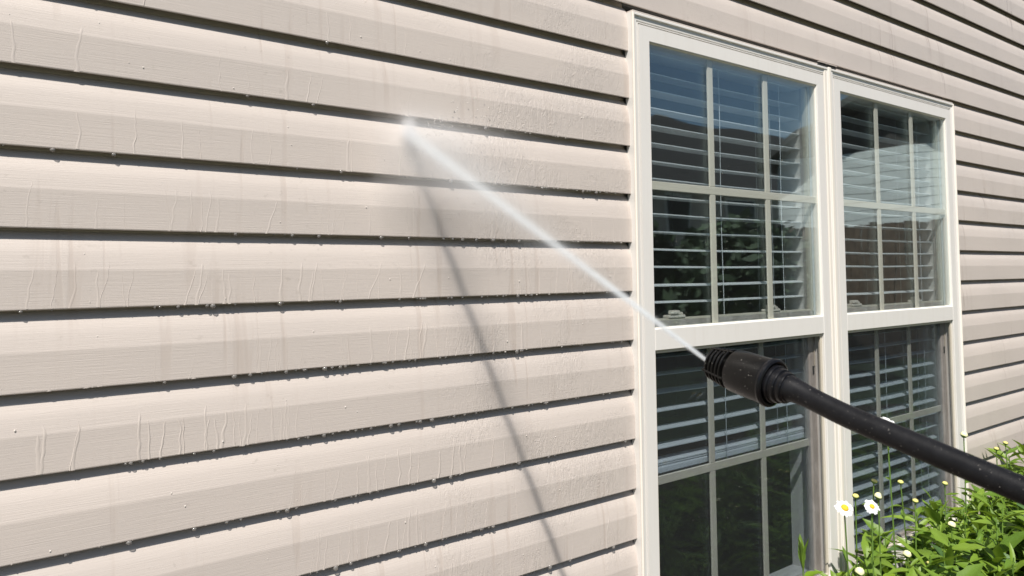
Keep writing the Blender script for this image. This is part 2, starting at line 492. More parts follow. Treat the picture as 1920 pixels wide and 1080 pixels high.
# bright J-channel bead at left and right of the pair, flashing over the head
tb = tube_me([(WX0+.0035, -.0150, WZ0), (WX0+.0035, -.0150, WZ1-.001)], .0042, 10)
link('channel_bead', tb, M_BEAD, house)
tb = tube_me([(WX1-.0035, -.0150, WZ0), (WX1-.0035, -.0150, WZ1-.001)], .0042, 10)
link('channel_bead', tb, M_BEAD, house)
box('head_flashing', (WX0+.004, 2.335, -.0145, .012, WZ1-.0005, WZ1+.0055), M_SIDING, house, .0008)
box('head_flashing', (2.455, WX1, -.0145, .012, WZ1-.0005, WZ1+.0055), M_SIDING, house, .0008)
box('head_gap', (2.336, 2.454, -.0120, .0, WZ1+.0025, WZ1+.0125), M_DARKGAP, house)
box('head_flashing', (2.345, 2.457, -.0150, .0, WZ1+.0130, WZ1+.0150), M_SIDING, house)

# ================================================================== BLINDS
def slat_me(x0, x1, seed):
    rg = random.Random(seed); n = 24
    vs, fs = [], []
    cross = [(-.0250, -.0022), (-.0130, .0004), (0, .0012), (.0130, .0004), (.0250, -.0022)]
    for i in range(n+1):
        x = x0+(x1-x0)*i/n
        t = i/n
        sag = -.0016*math.sin(math.pi*min(1, t*1.0))**2+.0012*noise.noise(Vector((x*5, seed*3.1, 0)))
        for y, z in cross: vs.append((x, y, z+sag))
        for y, z in reversed(cross): vs.append((x, y, z+sag-.0028))
    m = 10
    for i in range(n):
        for k in range(m):
            l = (k+1) % m
            fs.append((i*m+k, (i+1)*m+k, (i+1)*m+l, i*m+l))
    fs.append(tuple(range(m))); fs.append(tuple(range(n*m+m-1, n*m-1, -1)))
    return mesh(vs, fs, True, 40)
def blind(dx, zbot, label, grp):
    x0, x1 = 1.512-.018+dx, 2.330+.018+dx
    yc = .083
    root = empty('window_blind', ((x0+x1)/2, yc, zbot))
    tag(root, label, 'blind', grp)
    def loc(o):
        o.location = Vector(o.location)-Vector(root.location); return o
    box('head_rail', (-.418, .418, -.028, .028, 2.285-zbot, 2.335-zbot), M_BLIND, root, .002)
    z = 1.6845+.0501*12
    mes = [slat_me(-.417, .417, s) for s in range(5)]
    i = 0
    while z > zbot+.03:
        if z < 2.275:
            o = link('slat', mes[i % 5], M_BLIND, root)
            o.location = (random.uniform(-.0015, .0015), 0, z-zbot+random.uniform(-.0008, .0008))
            o.rotation_euler = (R(random.uniform(-2, 3.5)), 0, R(random.uniform(-.12, .12)))
        i += 1; z -= .0501
    # gathered slats on the bottom rail
    if zbot > 1.0:
        for k in range(3):
            o = link('slat', mes[k], M_BLIND, root); o.location = (0, 0, .020+.0055*k)
    box('bottom_rail', (-.417, .417, -.026, .026, -.001, .016), M_BLIND, root, .002)
    zt = 2.285-zbot
    for fx in (-.345, .235):
        for fy in (-.0275, .0275):
            link('ladder_cord', tube_me([(fx, fy, 0), (fx, fy, zt)], .0006, 5), M_CORD, root)
    # pull cords hanging in front
    for fx in (-.036, .28):
        pts = [(fx+.002*math.sin(j*.9), -.034, zt-j*(zt-(.0 if zbot > 1 else .1))/14) for j in range(15)]
        if zbot > 1: pts += [(fx+.012, -.036, -.012), (fx+.03, -.034, -.02), (fx+.052, -.036, -.008), (fx+.074, -.034, -.018)]
        link('pull_cord', tube_me(pts, .0011, 6), M_CORD, root)
    return root
blind(0.0, 1.113, 'white slatted blind in the left window, ending above a dark lower pane', 'blinds behind the windows')
blind(0.965, .662, 'white slatted blind in the right window, lowered all the way to its sill', 'blinds behind the windows')

# ================================================================== WASHER WAND
def sc_pt(p, s=1.216): return CAM+(Vector(p)-CAM)*s
P_TIP = sc_pt((.7187, -.8121, 1.5684))
P_FRONT = sc_pt((.7184, -.8239, 1.5602))
P_REAR = sc_pt((.7168, -.8949, 1.5469))
P1 = sc_pt((.7168, -.9196, 1.5387)); P2 = sc_pt((.7156, -.9361, 1.535)); P3 = sc_pt((.7175, -.9797, 1.5222))
P4 = sc_pt((.7165, -1.0304, 1.5063)); P5 = sc_pt((.7125, -1.1327, 1.4845)); P6 = sc_pt((.7098, -1.2638, 1.4501))
wand = empty('pressure_washer_wand', tuple(P2))
tag(wand, 'black pressure washer wand with a ribbed nozzle head in front of the windows', 'pressure washer')
ax = (P_REAR-P_FRONT).normalized()
ax = (P_REAR-P_FRONT); LEN = ax.length; ax.normalize()
rot = ax.to_track_quat('Z', 'Y')
S = 0.987/1413   # metres per pixel near the head
def on_axis(name, me, mat, parent=wand):
    o = link(name, me, mat, parent)
    o.rotation_mode = 'QUATERNION'; o.rotation_quaternion = rot
    o.location = P_FRONT-P2
    return o
print('nozzle axis length', LEN, 'px scale', S)
L = LEN
rb = .0305
# profile z from 0 (front ring) to L (rear collar)
body = on_axis('nozzle_body', lathe_me([(L*.34, .016), (L*.34, .0268), (L*.352, .0284), (L*.38, .0292), (L*.6, .0302), (L*.93, .0306), (L*.965, .0300), (L*.965, .018)], 56, 30), M_NOZZLE)
link('moulded_seam', tube_me([Vector((0, -.0302*1.0, L*.38)), Vector((0, -.0306, L*.9))], .0009, 6), M_NOZZLE, body)
on_axis('nozzle_core', lathe_me([(-.012, .0), (-.012, .0130), (-.006, .0175), (L*.34, .0195)], 40, 30), M_BOOT)
for i in range(5):
    z = -.004+i*L*.076
    r = .0232+.0011*i
    on_axis('cooling_ring', lathe_me([(z-.0014, .0170), (z-.0014, r-.0008), (z-.0006, r), (z+.0006, r), (z+.0014, r-.0008), (z+.0014, .0170)], 48, 40), M_NOZZLE)
for a in (20, 110, 200, 290):
    c, s_ = math.cos(R(a)), math.sin(R(a))
    link('cage_rib', tube_me([Vector((c*.0222, s_*.0222, -.0085)), Vector((c*.0275, s_*.0275, L*.345))], .0016, 6), M_NOZZLE, body)
on_axis('spray_tip', lathe_me([(-.0190, .0), (-.0190, .0042), (-.0120, .0060), (-.0120, .0100)], 24, 30), M_NOZZLE)
on_axis('collar_ring', lathe_me([(L*.962, .018), (L*.962, .0300), (L*.975, .0318), (L*1.01, .0326), (L*1.045, .0318), (L*1.06, .0295), (L*1.05, .0270), (L*1.03, .0255)], 56, 25), M_BOOT)
zz = L*1.03
for i, r in enumerate((.0250, .0226, .0202)):
    on_axis('boot_ring', lathe_me([(zz, r-.003), (zz+.001, r), (zz+.0045, r+.0004), (zz+.0068, r-.0004), (zz+.0075, r-.0022), (zz+.0095, r-.0026)], 48, 30), M_BOOT)
    zz += .0082
# the wand tube itself, gently curved behind the boot
pB = P_FRONT+ax*(zz-.004)
def cr(p0, p1, p2, p3, t):
    return .5*((2*p1)+(-p0+p2)*t+(2*p0-5*p1+4*p2-p3)*t*t+(-p0+3*p1-3*p2+p3)*t**3)
dirw = (P5-P2).normalized()
line = lambda t: P2+dirw*t
ctrl = [pB-ax*.02, pB, pB+ax*.016+(-dirw)*0, line(.055), line(.12), line(.22), line(.35), line(.55), line(.75)]
pts, rad = [], []
for i in range(1, len(ctrl)-2):
    for j in range(10):
        pts.append(cr(ctrl[i-1], ctrl[i], ctrl[i+1], ctrl[i+2], j/10))
pts.append(ctrl[-2])
acc = 0
for i, q in enumerate(pts):
    if i: acc += (pts[i]-pts[i-1]).length
    rad.append(.0137+.0042*math.exp(-(acc/.016)**1.6)+.00012*noise.noise(Vector((acc*30, 0, 0))))
tb = link('wand_tube', tube_me([q-P2 for q in pts], rad, 40), M_WAND, wand)
# water beads on the tube
wv, wf = [], []
def bead(c, r):
    b = len(wv)
    for i in range(5):
        ph = math.pi*i/4
        for j in range(6):
            th = 2*math.pi*j/6
            wv.append((c[0]+r*math.sin(ph)*math.cos(th), c[1]+r*math.sin(ph)*math.sin(th), c[2]+r*math.cos(ph)))
    for i in range(4):
        for j in range(6):
            l = (j+1) % 6; wf.append((b+i*6+j, b+(i+1)*6+j, b+(i+1)*6+l, b+i*6+l))
for _ in range(55):
    i = random.randrange(6, len(pts)-1)
    d_ = (pts[i]-pts[i-1]).normalized(); a_ = d_.orthogonal().normalized(); b_ = d_.cross(a_)
    th = random.uniform(0, 6.28)
    bead(pts[i].lerp(pts[i-1], random.random())-P2+(a_*math.cos(th)+b_*math.sin(th))*rad[i]*1.0, random.choice((.00025, .00025, .0003, .0005)))
o = link('water_beads', mesh(wv, wf, True), M_DROPCLEAR, wand); o['kind'] = 'stuff'
# trigger grip beyond the frame
gp = pts[-1]-P2
gd = (pts[-1]-pts[-2]).normalized()
link('trigger_grip', tube_me([gp-gd*.01, gp+gd*.03, gp+gd*.12, gp+gd*.17+Vector((0, 0, -.03)), gp+gd*.2+Vector((0, 0, -.12))], [.014, .022, .024, .02, .017], 20), M_NOZZLE, wand)

# ================================================================== WATER JET
P_HIT = Vector((.7725, .004, 1.9700))
tip = P_FRONT-ax*.019
jd = tip-P_HIT; JL = jd.length
def mat_jet():
    t = NT('water_jet')
    tc = t.new('ShaderNodeTexCoord')
    sp = t.new('ShaderNodeSeparateXYZ'); t.set(sp, 0, tc.outputs['Object'])
    x, y, z = sp.outputs
    s = t.math('DIVIDE', z, JL, clamp=True)     # 0 at the tip, 1 at the wall
    r2 = t.math('ADD', t.math('MULTIPLY', x, x), t.math('MULTIPLY', y, y))
    w = t.math('ADD', .0020, t.math('MULTIPLY', t.math('POWER', s, .85), .0100))
    core = t.math('EXPONENT', t.math('MULTIPLY', t.math('DIVIDE', r2, t.math('MULTIPLY', w, w)), -1.0))
    tau = t.math('ADD', .66, t.math('MULTIPLY', t.math('POWER', t.math('SUBTRACT', 1.0, s), 3.0), 1.7))
    dens = t.math('DIVIDE', t.math('MULTIPLY', tau, core), t.math('MULTIPLY', w, 1.77))
    w2 = t.math('ADD', .004, t.math('MULTIPLY', t.math('POWER', s, 1.3), .060))
    halo = t.math('EXPONENT', t.math('MULTIPLY', t.math('DIVIDE', r2, t.math('MULTIPLY', w2, w2)), -1.0))
    dh = t.math('DIVIDE', t.math('MULTIPLY', halo, t.math('MULTIPLY', s, .38)), t.math('MULTIPLY', w2, 1.77))
    st = t.noise(t.mapv(tc.outputs['Object'], (90, 90, 5)), 1.0, 3)
    mod = t.math('ADD', .25, t.math('MULTIPLY', st, 1.5))
    v = t.new('ShaderNodeVolumePrincipled')
    v.inputs['Color'].default_value = (.95, .98, 1, 1)
    v.inputs['Anisotropy'].default_value = .1
    t.set(v, 'Density', t.math('ADD', t.math('MULTIPLY', dens, mod), dh))
    m = t.end(v.outputs[0], True)
    m.cycles.volume_step_rate = .12
    return m
jet = link('water_jet', None or lathe_me([(0, 0), (0, .007), (JL*.15, .026), (JL*.5, .075), (JL*.985, .135), (JL*.985, 0)], 24), mat_jet())
jet.rotation_mode = 'QUATERNION'; jet.rotation_quaternion = (-jd).to_track_quat('Z', 'Y'); jet.location = tip
tag(jet, 'thin white jet of pressurised water shooting from the nozzle to the siding', 'water jet')
def mat_mist():
    t = NT('water_mist'); P = t.pos()
    def blob(c, rx, ry, rz, amp):
        v = t.mapv(P, (1/rx, 1/ry, 1/rz), (-c[0]/rx, -c[1]/ry, -c[2]/rz))
        L = t.new('ShaderNodeVectorMath'); L.operation = 'LENGTH'; t.set(L, 0, v)
        d = L.outputs['Value']
        return t.math('MULTIPLY', t.math('EXPONENT', t.math('MULTIPLY', t.math('MULTIPLY', d, d), -1.0)), amp)
    a = blob((P_HIT.x, -.006, P_HIT.z), .015, .016, .022, 75)
    b = blob((P_HIT.x+.10, -.02, P_HIT.z-.005), .13, .03, .03, 7)
    c = blob((P_HIT.x+.10, -.03, P_HIT.z-.095), .19, .035, .075, 4.6)
    n = t.noise(P, 22, 3)
    s = t.math('MULTIPLY', t.math('ADD', t.math('ADD', a, b), c), t.math('ADD', .35, t.math('MULTIPLY', n, 1.3)))
    v = t.new('ShaderNodeVolumePrincipled'); v.inputs['Color'].default_value = (.99, .99, 1, 1)
    v.inputs['Anisotropy'].default_value = .1
    t.set(v, 'Density', s)
    m = t.end(v.outputs[0], True); m.cycles.volume_step_rate = .35; return m
mist = link('water_mist', box_me(P_HIT.x-.09, P_HIT.x+.42, -.13, -.0015, P_HIT.z-.25, P_HIT.z+.09), mat_mist())
tag(mist, 'soft white mist where the jet strikes the beige siding', kind='stuff')

# ================================================================== WATER ON THE WALL
def wall_y(zrel):
    if zrel < .0645: return 0.0
    if zrel < .087: return .0004+(zrel-.0652)/.0218*.0036
    if zrel < .098: return .0040+(zrel-.087)/.011*.0028
    return .0068+(zrel-.098)*.30
rg = random.Random(21)
vs, fs = [], []
def add_run(x, ztop, zbot, kbase, w, h, lean):
    n = max(5, int((ztop-zbot)/.0045))
    base = len(vs)
    ph = rg.uniform(0, 99)
    for i in range(n+1):
        t = i/n
        z = ztop+(zbot-ztop)*t
        xx = x+lean*t**1.4*(ztop-zbot)+.0075*noise.noise(Vector((z*15, ph, 0)))+.0032*noise.noise(Vector((z*55, ph, 0)))
        y = wall_y(z-kbase)
        ww = w*(.55+.6*t)*(.8+.3*noise.noise(Vector((z*60, ph, 5)))); hh = h*(.6+.5*t)
        if i == 0: ww *= .3; hh *= .3
        for du, dv in ((-1, .1), (-.5, -.75), (0, -1), (.5, -.75), (1, .1)):
            vs.append((xx+du*ww, y+dv*hh if dv < 0 else y+.0003, z))
    for i in range(n):
        for k in range(4):
            a = base+i*5+k
            fs.append((a, a+1, a+6, a+5))
for k in range(-1, 9):
    kb = 2.0-k*CO
    cnt = {-1: 6, 0: 13, 1: 20, 2: 26, 3: 36, 4: 42, 5: 46, 6: 44, 7: 40, 8: 28}[k]
    for _ in range(cnt):
        x = rg.uniform(.05, 1.42) if k < 2 else rg.triangular(-.05, 1.45, .5)
        wide = rg.random() < .55
        top = kb+(rg.uniform(.075, .109) if rg.random() < .45 else rg.uniform(.055, .0675))
        if wide: w, h = rg.uniform(.0016, .0046), rg.uniform(.00014, .00026)
        else: w, h = rg.uniform(.0006, .0012), rg.uniform(.0002, .0004)
        add_run(x, top, kb+rg.uniform(.0, .002), kb, w, h, rg.choice((0, 0, 0, -.06, -.12, .05, -.3 if k < 4 else -.04)))
runs = link('water_rivulets', mesh(vs, fs, True), M_WETRUN)
tag(runs, 'thin water rivulets running down the beige siding boards', kind='stuff')
# drops: hanging from lips, clinging to faces
HANG = ([], []); FACE = ([], []); DR = FACE
def add_drop(c, rx, ry, rz, tail=0.0, lon=8, lat=5):
    vs, fs = DR
    base = len(vs)
    for i in range(lat+1):
        ph = math.pi*i/lat
        for j in range(lon):
            th = 2*math.pi*j/lon
            z = math.cos(ph); r = math.sin(ph)
            sh = (1-.35*max(0, z)) if tail else 1
            vs.append((c[0]+rx*r*sh*math.cos(th), c[1]+ry*r*sh*math.sin(th), c[2]+rz*z+(tail*max(0, z) if tail else 0)))
    for i in range(lat):
        for j in range(lon):
            l = (j+1) % lon
            fs.append((base+i*lon+j, base+(i+1)*lon+j, base+(i+1)*lon+l, base+i*lon+l))
for k in range(-1, 9):
    kb = 2.0-k*CO
    cnt = {-1: 2, 0: 5, 1: 12, 2: 22, 3: 34, 4: 42, 5: 44, 6: 40, 7: 38, 8: 24}[k]
    for _ in range(cnt):
        x = rg.triangular(.05, 1.43, .5+.04*k) if rg.random() < .7 else rg.uniform(.05, 1.43)
        s = rg.uniform(.0012, .0030) if rg.random() < .85 else rg.uniform(.003, .0046)
        DR = HANG; add_drop((x, .0024, kb-s*.6), s*1.25, s*.95, s*rg.uniform(.85, 1.25))
    DR = FACE
    for _ in range(9):
        x = rg.uniform(.06, 1.42); zr = rg.uniform(.008, .10)
        s = rg.uniform(.0007, .0017)
        add_drop((x, wall_y(zr)-s*.3, kb+zr), s*.85, s*.7, s*1.2)
    # spatter ledge of water right of the jet
    if k in (0, 1, 2, 3, 4, 5):
        for _ in range(80 if k in (1, 2) else 26):
            x = rg.triangular(.92, 1.43, 1.15)
            s = rg.uniform(.0006, .0017)
            add_drop((x, .0018, kb-s*.3+rg.uniform(-.001, .002)), s*1.8, s, s*.9, lon=6, lat=4)
# splash just beside the window edge and a few flying drips
for q in ():
    for j in range(7): add_drop((q[0]+rg.uniform(-.006, .006), -.004-.003*rg.random(), q[1]+rg.uniform(-.01, .01)), .0013, .0013, .0026, lon=6, lat=4)
# beads on the glass of both windows
for _ in range(420):
    w = rg.random() < .45
    lower = rg.random() < .55
    gx = (1.52 if w else 2.485)+rg.random()*.80
    gz = rg.uniform(.75, 1.45) if lower else 1.52+.5*rg.random()**1.8
    s = rg.uniform(.0003, .0009)
    add_drop((gx, (.0265 if lower else -.0052), gz), s, s*.6, s*1.2, lon=5, lat=3)
# spray thrown off where the jet lands
for _ in range(330):
    a = rg.uniform(-2.6, 1.2); d = abs(rg.gauss(0, .075))+.012
    ex = math.cos(a)*d*(1.5 if math.cos(a) > 0 else .5)+.03; ez = math.sin(a)*d*.8
    s = rg.uniform(.0003, .0008)
    add_drop((P_HIT.x+ex, -.004-abs(rg.gauss(0, .02)), P_HIT.z+ez), s*(1+abs(math.cos(a))*1.5), s, s*(1+abs(math.sin(a))*1.5), lon=5, lat=3)
hang = link('hanging_drops', mesh(*HANG, True), M_DROPCLEAR)
tag(hang, 'clear drops hanging in rows from the lower edges of the siding boards', kind='stuff')
drops = link('water_droplets', mesh(*FACE, True), M_DROP)
tag(drops, 'small water drops and spray beading on the siding faces and the glass', kind='stuff')

# ================================================================== PLANTS
def leaf_me(L, W, curl, fold, serr=0.0, lobes=0, seed=0):
    rg = random.Random(seed)
    n = 7 if not lobes else 10
    vs, fs = [], []
    for i in range(n+1):
        t = i/n
        w = W*.5*(math.sin(math.pi*min(1, t**.8*.97+.03))**.75)*(1.0-.25*t)
        if t < .15: w = W*.10+w*.3
        if lobes: w *= 1+.55*math.sin(t*lobes*math.pi*2)*(1-t)
        w *= 1+serr*(1 if i % 2 else -1)
        y = L*t
        z = curl*L*(t*t)*-1+.02*L*math.sin(t*7+seed)
        tw = .35*math.sin(t*3+seed)*fold
        for s in (-1, -.5, 0, .5, 1):
            vs.append((s*w, y-abs(s)*serr*L*.05, z+abs(s)*w*fold+s*w*tw))
    for i in range(n):
        for k in range(4):
            a = i*5+k
            fs.append((a, a+1, a+6, a+5))
    return mesh(vs, fs, True)
LEAVES = [leaf_me(1, rw, c, f, s, 0, i) for i, (rw, c, f, s) in enumerate(((.34, .35, .5, .06), (.40, .15, .35, .09), (.28, .5, .6, .05), (.44, .25, .4, .1), (.2, .0, .5, .04), (.36, .65, .3, .08)))]
LEAVES_Y = [leaf_me(1, .42, .3, .35, .05, 0, 11), leaf_me(1, .5, .15, .3, .06, 0, 12)]
LEAVES_B = [leaf_me(1, .62, .25, .25, .06, 2, 21), leaf_me(1, .7, .4, .2, .05, 2, 22)]
for m in LEAVES: m.materials.append(M_LEAF)
for m in LEAVES_Y: m.materials.append(M_LEAFY)
for m in LEAVES_B: m.materials.append(M_LEAFB)

def petals_me(r, n, seed):
    rg = random.Random(seed)
    vs, fs = [], []
    for i in range(n):
        a = 2*math.pi*i/n+rg.uniform(-.07, .07)
        L = r*rg.uniform(.86, 1.04); w = r*.155*rg.uniform(.85, 1.1)
        ca, sa = math.cos(a), math.sin(a)
        dz = rg.uniform(-.16, .05)*r; b = len(vs); lay = (i % 2)*.025*r
        for t, ww, zz in ((.24, .5, 0), (.5, .95, .06), (.78, 1.0, .02), (.95, .72, -.04), (1.0, .3, -.06)):
            for s in (-1, 0, 1):
                rr = L*t; u = s*w*ww
                vs.append((ca*rr-sa*u, sa*rr+ca*u, lay+zz*r+dz*t*t-(.02*r if s == 0 else 0)))
        for q in range(4):
            for s in range(2):
                v0 = b+q*3+s; fs.append((v0, v0+1, v0+4, v0+3))
    return mesh(vs, fs, True)
def dome_me(r, h, seg=18, rings=6):
    vs = [(0, 0, h)]; fs = []
    for i in range(1, rings+1):
        t = i/rings*math.pi/2
        for j in range(seg):
            a = 2*math.pi*j/seg
            k = 1+.05*math.sin(j*5+i*3)
            vs.append((r*math.sin(t)*k*math.cos(a), r*math.sin(t)*k*math.sin(a), h*math.cos(t)*(1-.25*(i < 2))))
    for j in range(seg): fs.append((0, 1+j, 1+(j+1) % seg))
    for i in range(rings-1):
        for j in range(seg):
            a = 1+i*seg+j; b = 1+i*seg+(j+1) % seg
            fs.append((a, a+seg, b+seg, b))
    return mesh(vs, fs, True)
def calyx_me(r, h):
    return lathe_me([(-h, r*.25), (-h*.75, r*.62), (-h*.35, r*.95), (0, r), (0, r*.6)], 14, 60)
PET = [petals_me(.029, 21, 1), petals_me(.025, 18, 2), petals_me(.030, 22, 3)]
DISC = dome_me(.0098, .0052); BUD = dome_me(.0088, .0055); BUDW = dome_me(.0115, .010)
CAL = calyx_me(.0095, .009); CALB = calyx_me(.0118, .011)
for m in PET: m.materials.append(M_PETAL)
DISC.materials.append(M_DISC); BUD.materials.append(M_BUD)
BUDW.materials.append(simple('white_bud', (0.74, 0.70, 0.42), .6, .15, 300))
CAL.materials.append(M_STEM); CALB.materials.append(M_STEM)

def put_leaf(parent, me, loc, az, pitch, size, roll=0.0):
    o = link('leaf', me, None, parent)
    o.location = loc
    o.rotation_euler = (R(pitch), R(roll), az)
    o.scale = (size*random.uniform(.95, 1.3), size, size)
    return o
def stem_curve(top, bx, by, n=9, r0=.0030, r1=.0016, wob=.012, seed=0):
    pts = []
    for i in range(n+1):
        t = i/n
        x = bx*(1-t)**1.3+.0; y = by*(1-t)**1.3
        pts.append(Vector((x-bx+wob*(1-t)*t*4*math.sin(seed*1.7+t*4), y-by+wob*(1-t)*t*4*math.cos(seed+t*3), top*t)))
    return pts
def daisy(head, kind, label, nl=12, lean=(0.0, 0.0), seed=0, leafz=(.35, .93), leafsize=(.045, .085), group=None, leaves=None, hs=1.0):
    """stem from the soil to head; head = world position of the flower"""
    rg = random.Random(seed*13+5)
    hx, hy, hz = head
    base = Vector((hx-lean[0], hy-lean[1], .03))
    root = empty({'open': 'daisy_flower', 'bud': 'daisy_flower', 'budw': 'daisy_flower', 'none': 'leafy_plant', 'young': 'leafy_plant', 'broad': 'leafy_plant'}[kind], tuple(base))
    tag(root, label, 'flower' if kind in ('open', 'bud', 'budw') else 'plant', group)
    H = Vector((hx, hy, hz))-base
    n = 10; pts = []
    for i in range(n+1):
        t = i/n
        bow = math.sin(math.pi*t)
        pts.append(Vector((H.x*t**1.6+.012*bow*math.sin(seed*2.1), H.y*t**1.6+.012*bow*math.cos(seed*1.3), H.z*t)))
    st = link('stem', tube_me(pts, [.0034-.0016*i/n for i in range(n+1)], 6), M_STEM, root)
    up = (pts[-1]-pts[-2]).normalized()
    if kind in ('open', 'bud', 'budw'):
        tilt = {'open': Vector((-.32, -.62, .72)), 'bud': Vector((-.1, -.3, 1)), 'budw': Vector((-.1, -.35, 1))}[kind]
        tilt = (tilt+Vector((rg.uniform(-.12, .12), rg.uniform(-.12, .12), 0))).normalized()
        q = tilt.to_track_quat('Z', 'Y').to_euler()
        hd = link('flower_head', PET[seed % 3] if kind == 'open' else (BUD if kind == 'bud' else BUDW), None, root)
        hd.location = pts[-1]+tilt*.004; hd.scale = (hs, hs, hs); hd.rotation_euler = q
        if kind == 'open':
            hd2 = link('disc', DISC, None, hd); hd2.location = (0, 0, .0012)
            link('calyx', CAL, None, hd).location = (0, 0, -.0005)
        else:
            link('calyx', CAL if kind == 'bud' else CALB, None, hd).location = (0, 0, .0005)
    lv = leaves or LEAVES
    az = rg.uniform(0, 6.28)
    for i in range(nl):
        t = leafz[0]+(leafz[1]-leafz[0])*(i+rg.uniform(-.3, .3))/max(1, nl-1)
        t = min(max(t, .05), .985)
        a = t*n; k = min(int(a), n-1); p = pts[k].lerp(pts[k+1], a-k)
        az += 2.4+rg.uniform(-.4, .4)
        size = rg.uniform(*leafsize)*(1.2-.5*t)*rg.choice((.75, 1, 1, 1.15))
        put_leaf(root, rg.choice(lv), p, az, rg.uniform(15, 62), size, rg.uniform(-25, 25))
    return root

# flowers that stand out, each at its own place
daisy((1.945, -.28, 1.029), 'open', 'open white daisy on a bare stem against the mullion between the windows', 4, (-.03, 0), 1, (.55, .86), (.05, .075))
daisy((2.125, -.26, .994), 'open', 'smaller open daisy just right of the mullion, in front of the blind', 9, (.02, 0), 2, (.5, .9), hs=.74)
daisy((2.1475, -.30, 1.228), 'open', 'tallest daisy, its white petals peeking above the black wand', 9, (-.02, 0), 3, (.35, .93), (.03, .06))
daisy((2.150, -.20, 1.004), 'bud', 'green-stemmed bud with a pale top just behind the smaller open daisy', 7, (.01, 0), 4, (.5, .93))
daisy((2.220, -.22, 1.039), 'bud', 'small flat yellow-green bud above the smaller open daisy', 7, (.02, 0), 5, (.5, .93))
daisy((2.185, -.25, 1.008), 'budw', 'round cream bud touching the tall stem over the smaller open daisy', 7, (.0, 0), 6, (.5, .9))
daisy((2.422, -.20, .997), 'bud', 'flat yellow bud with long side leaves in the middle of the right window', 10, (-.02, 0), 7, (.45, .94), (.06, .10))
daisy((2.514, -.20, .922), 'bud', 'domed yellow bud on a short stem before the right window blind', 9, (.03, 0), 8, (.45, .94), (.06, .10))
daisy((2.728, -.20, .940), 'bud', 'flat yellow bud with a leafy collar by the right jamb of the right window', 16, (-.02, 0), 9, (.4, .95), (.05, .09))
daisy((2.766, -.25, 1.105), 'budw', 'cream bud on a thin stem rising above the black wand beside the siding', 13, (-.02, 0), 10, (.4, .95), (.04, .08))
daisy((3.161, -.20, .992), 'bud', 'pale yellow bud over the wand, left one of the two against the right siding', 14, (-.03, 0), 11, (.4, .95), (.05, .09))
daisy((3.247, -.20, 1.001), 'bud', 'rightmost yellow bud, against the siding at the right edge', 14, (-.02, 0), 12, (.4, .95), (.05, .09))
daisy((2.531, -.30, .868), 'budw', 'large round white bud low in front of the right window sill', 11, (.02, 0), 13, (.4, .93), (.06, .10))
daisy((2.238, -.30, .845), 'budw', 'round cream bud low among leaves under the middle of the right window', 11, (.0, 0), 14, (.45, .93), (.06, .10))
daisy((2.350, -.30, .798), 'bud', 'lowest yellow bud, deep in the leaves near the bottom of the photo', 11, (.0, 0), 15, (.45, .93), (.06, .10))
daisy((1.883, -.35, .897), 'budw', 'pale bud at the bottom left corner of the daisy clump', 11, (.0, 0), 16, (.5, .93), (.06, .09))
daisy((2.999, -.15, .769), 'bud', 'yellow bud half hidden by leaves right of the window sill', 11, (.0, 0), 17, (.4, .93), (.05, .09))
# yellow-green shoot at the foot of the left window
sh_ = empty('leafy_shoot', (1.79, -.25, .03)); tag(sh_, 'bright yellow-green shoot with upright pointed leaves before the left window', 'plant')
link('stem', tube_me([(0, 0, 0), (.004, 0, .45), (0, 0, .90)], [.0032, .0026, .0016], 6), M_STEM, sh_)
for i, (az, pt_, sz, h) in enumerate(((1.2, 82, .085, .872), (3.0, 78, .095, .862), (5.4, 62, .085, .872), (.2, 86, .07, .885), (4.2, 35, .06, .84), (2.2, 25, .07, .80), (5.0, 20, .08, .74), (1.0, 20, .08, .70))):
    o = put_leaf(sh_, [LEAVES[4], LEAVES_Y[0], LEAVES[0]][i % 3] if i > 3 else LEAVES[4], (0, 0, h), az, pt_, sz)

# the dense clump
G = 'leafy daisy stems without flowers in the clump'
LBL = 'leafy green daisy stem without a flower in the dense clump under the right window'
rg = random.Random(5)
def clump_top(x, y):
    # height of the foliage against x (wall coordinate) and y
    if x < 1.95: return .78
    t = (x-1.95)/1.5
    return .80+.10*t
n = 0
for i in range(240):
    y = rg.uniform(-.55, -.08)
    # start of the clump recedes along the camera ray
    u = rg.random()**.85
    x = 1.83+(.0-y-.3)*-.55+u*2.1
    if x > 3.9 or x < 1.72: continue
    top = (.73 if x < 2.2 else .75)+.10*u+rg.uniform(-.10, .07)
    top += max(0, (-y-.2))*.36
    young = rg.random() < .10
    broad = (not young) and x > 2.35 and rg.random() < .16
    if young:
        daisy((x, y, top+.01), 'young', 'plant with bright yellow-green oval leaves in the clump under the right window', 9, (rg.uniform(-.04, .04), 0), 100+i, (.62, .97), (.07, .10), 'yellow-green leafy plants in the clump', LEAVES_Y)
    elif broad:
        daisy((x, y, top-.02), 'broad', 'plant with wide lobed dull green leaves in the clump at the lower right', 8, (rg.uniform(-.04, .04), 0), 100+i, (.55, .97), (.09, .135), 'broad-leaved plants in the clump', LEAVES_B)
    else:
        daisy((x, y, top), 'none', LBL, 22, (rg.uniform(-.05, .05), rg.uniform(-.03, .03)), 100+i, (.55, .99), (.085, .155), G)
    n += 1
print('clump plants', n)

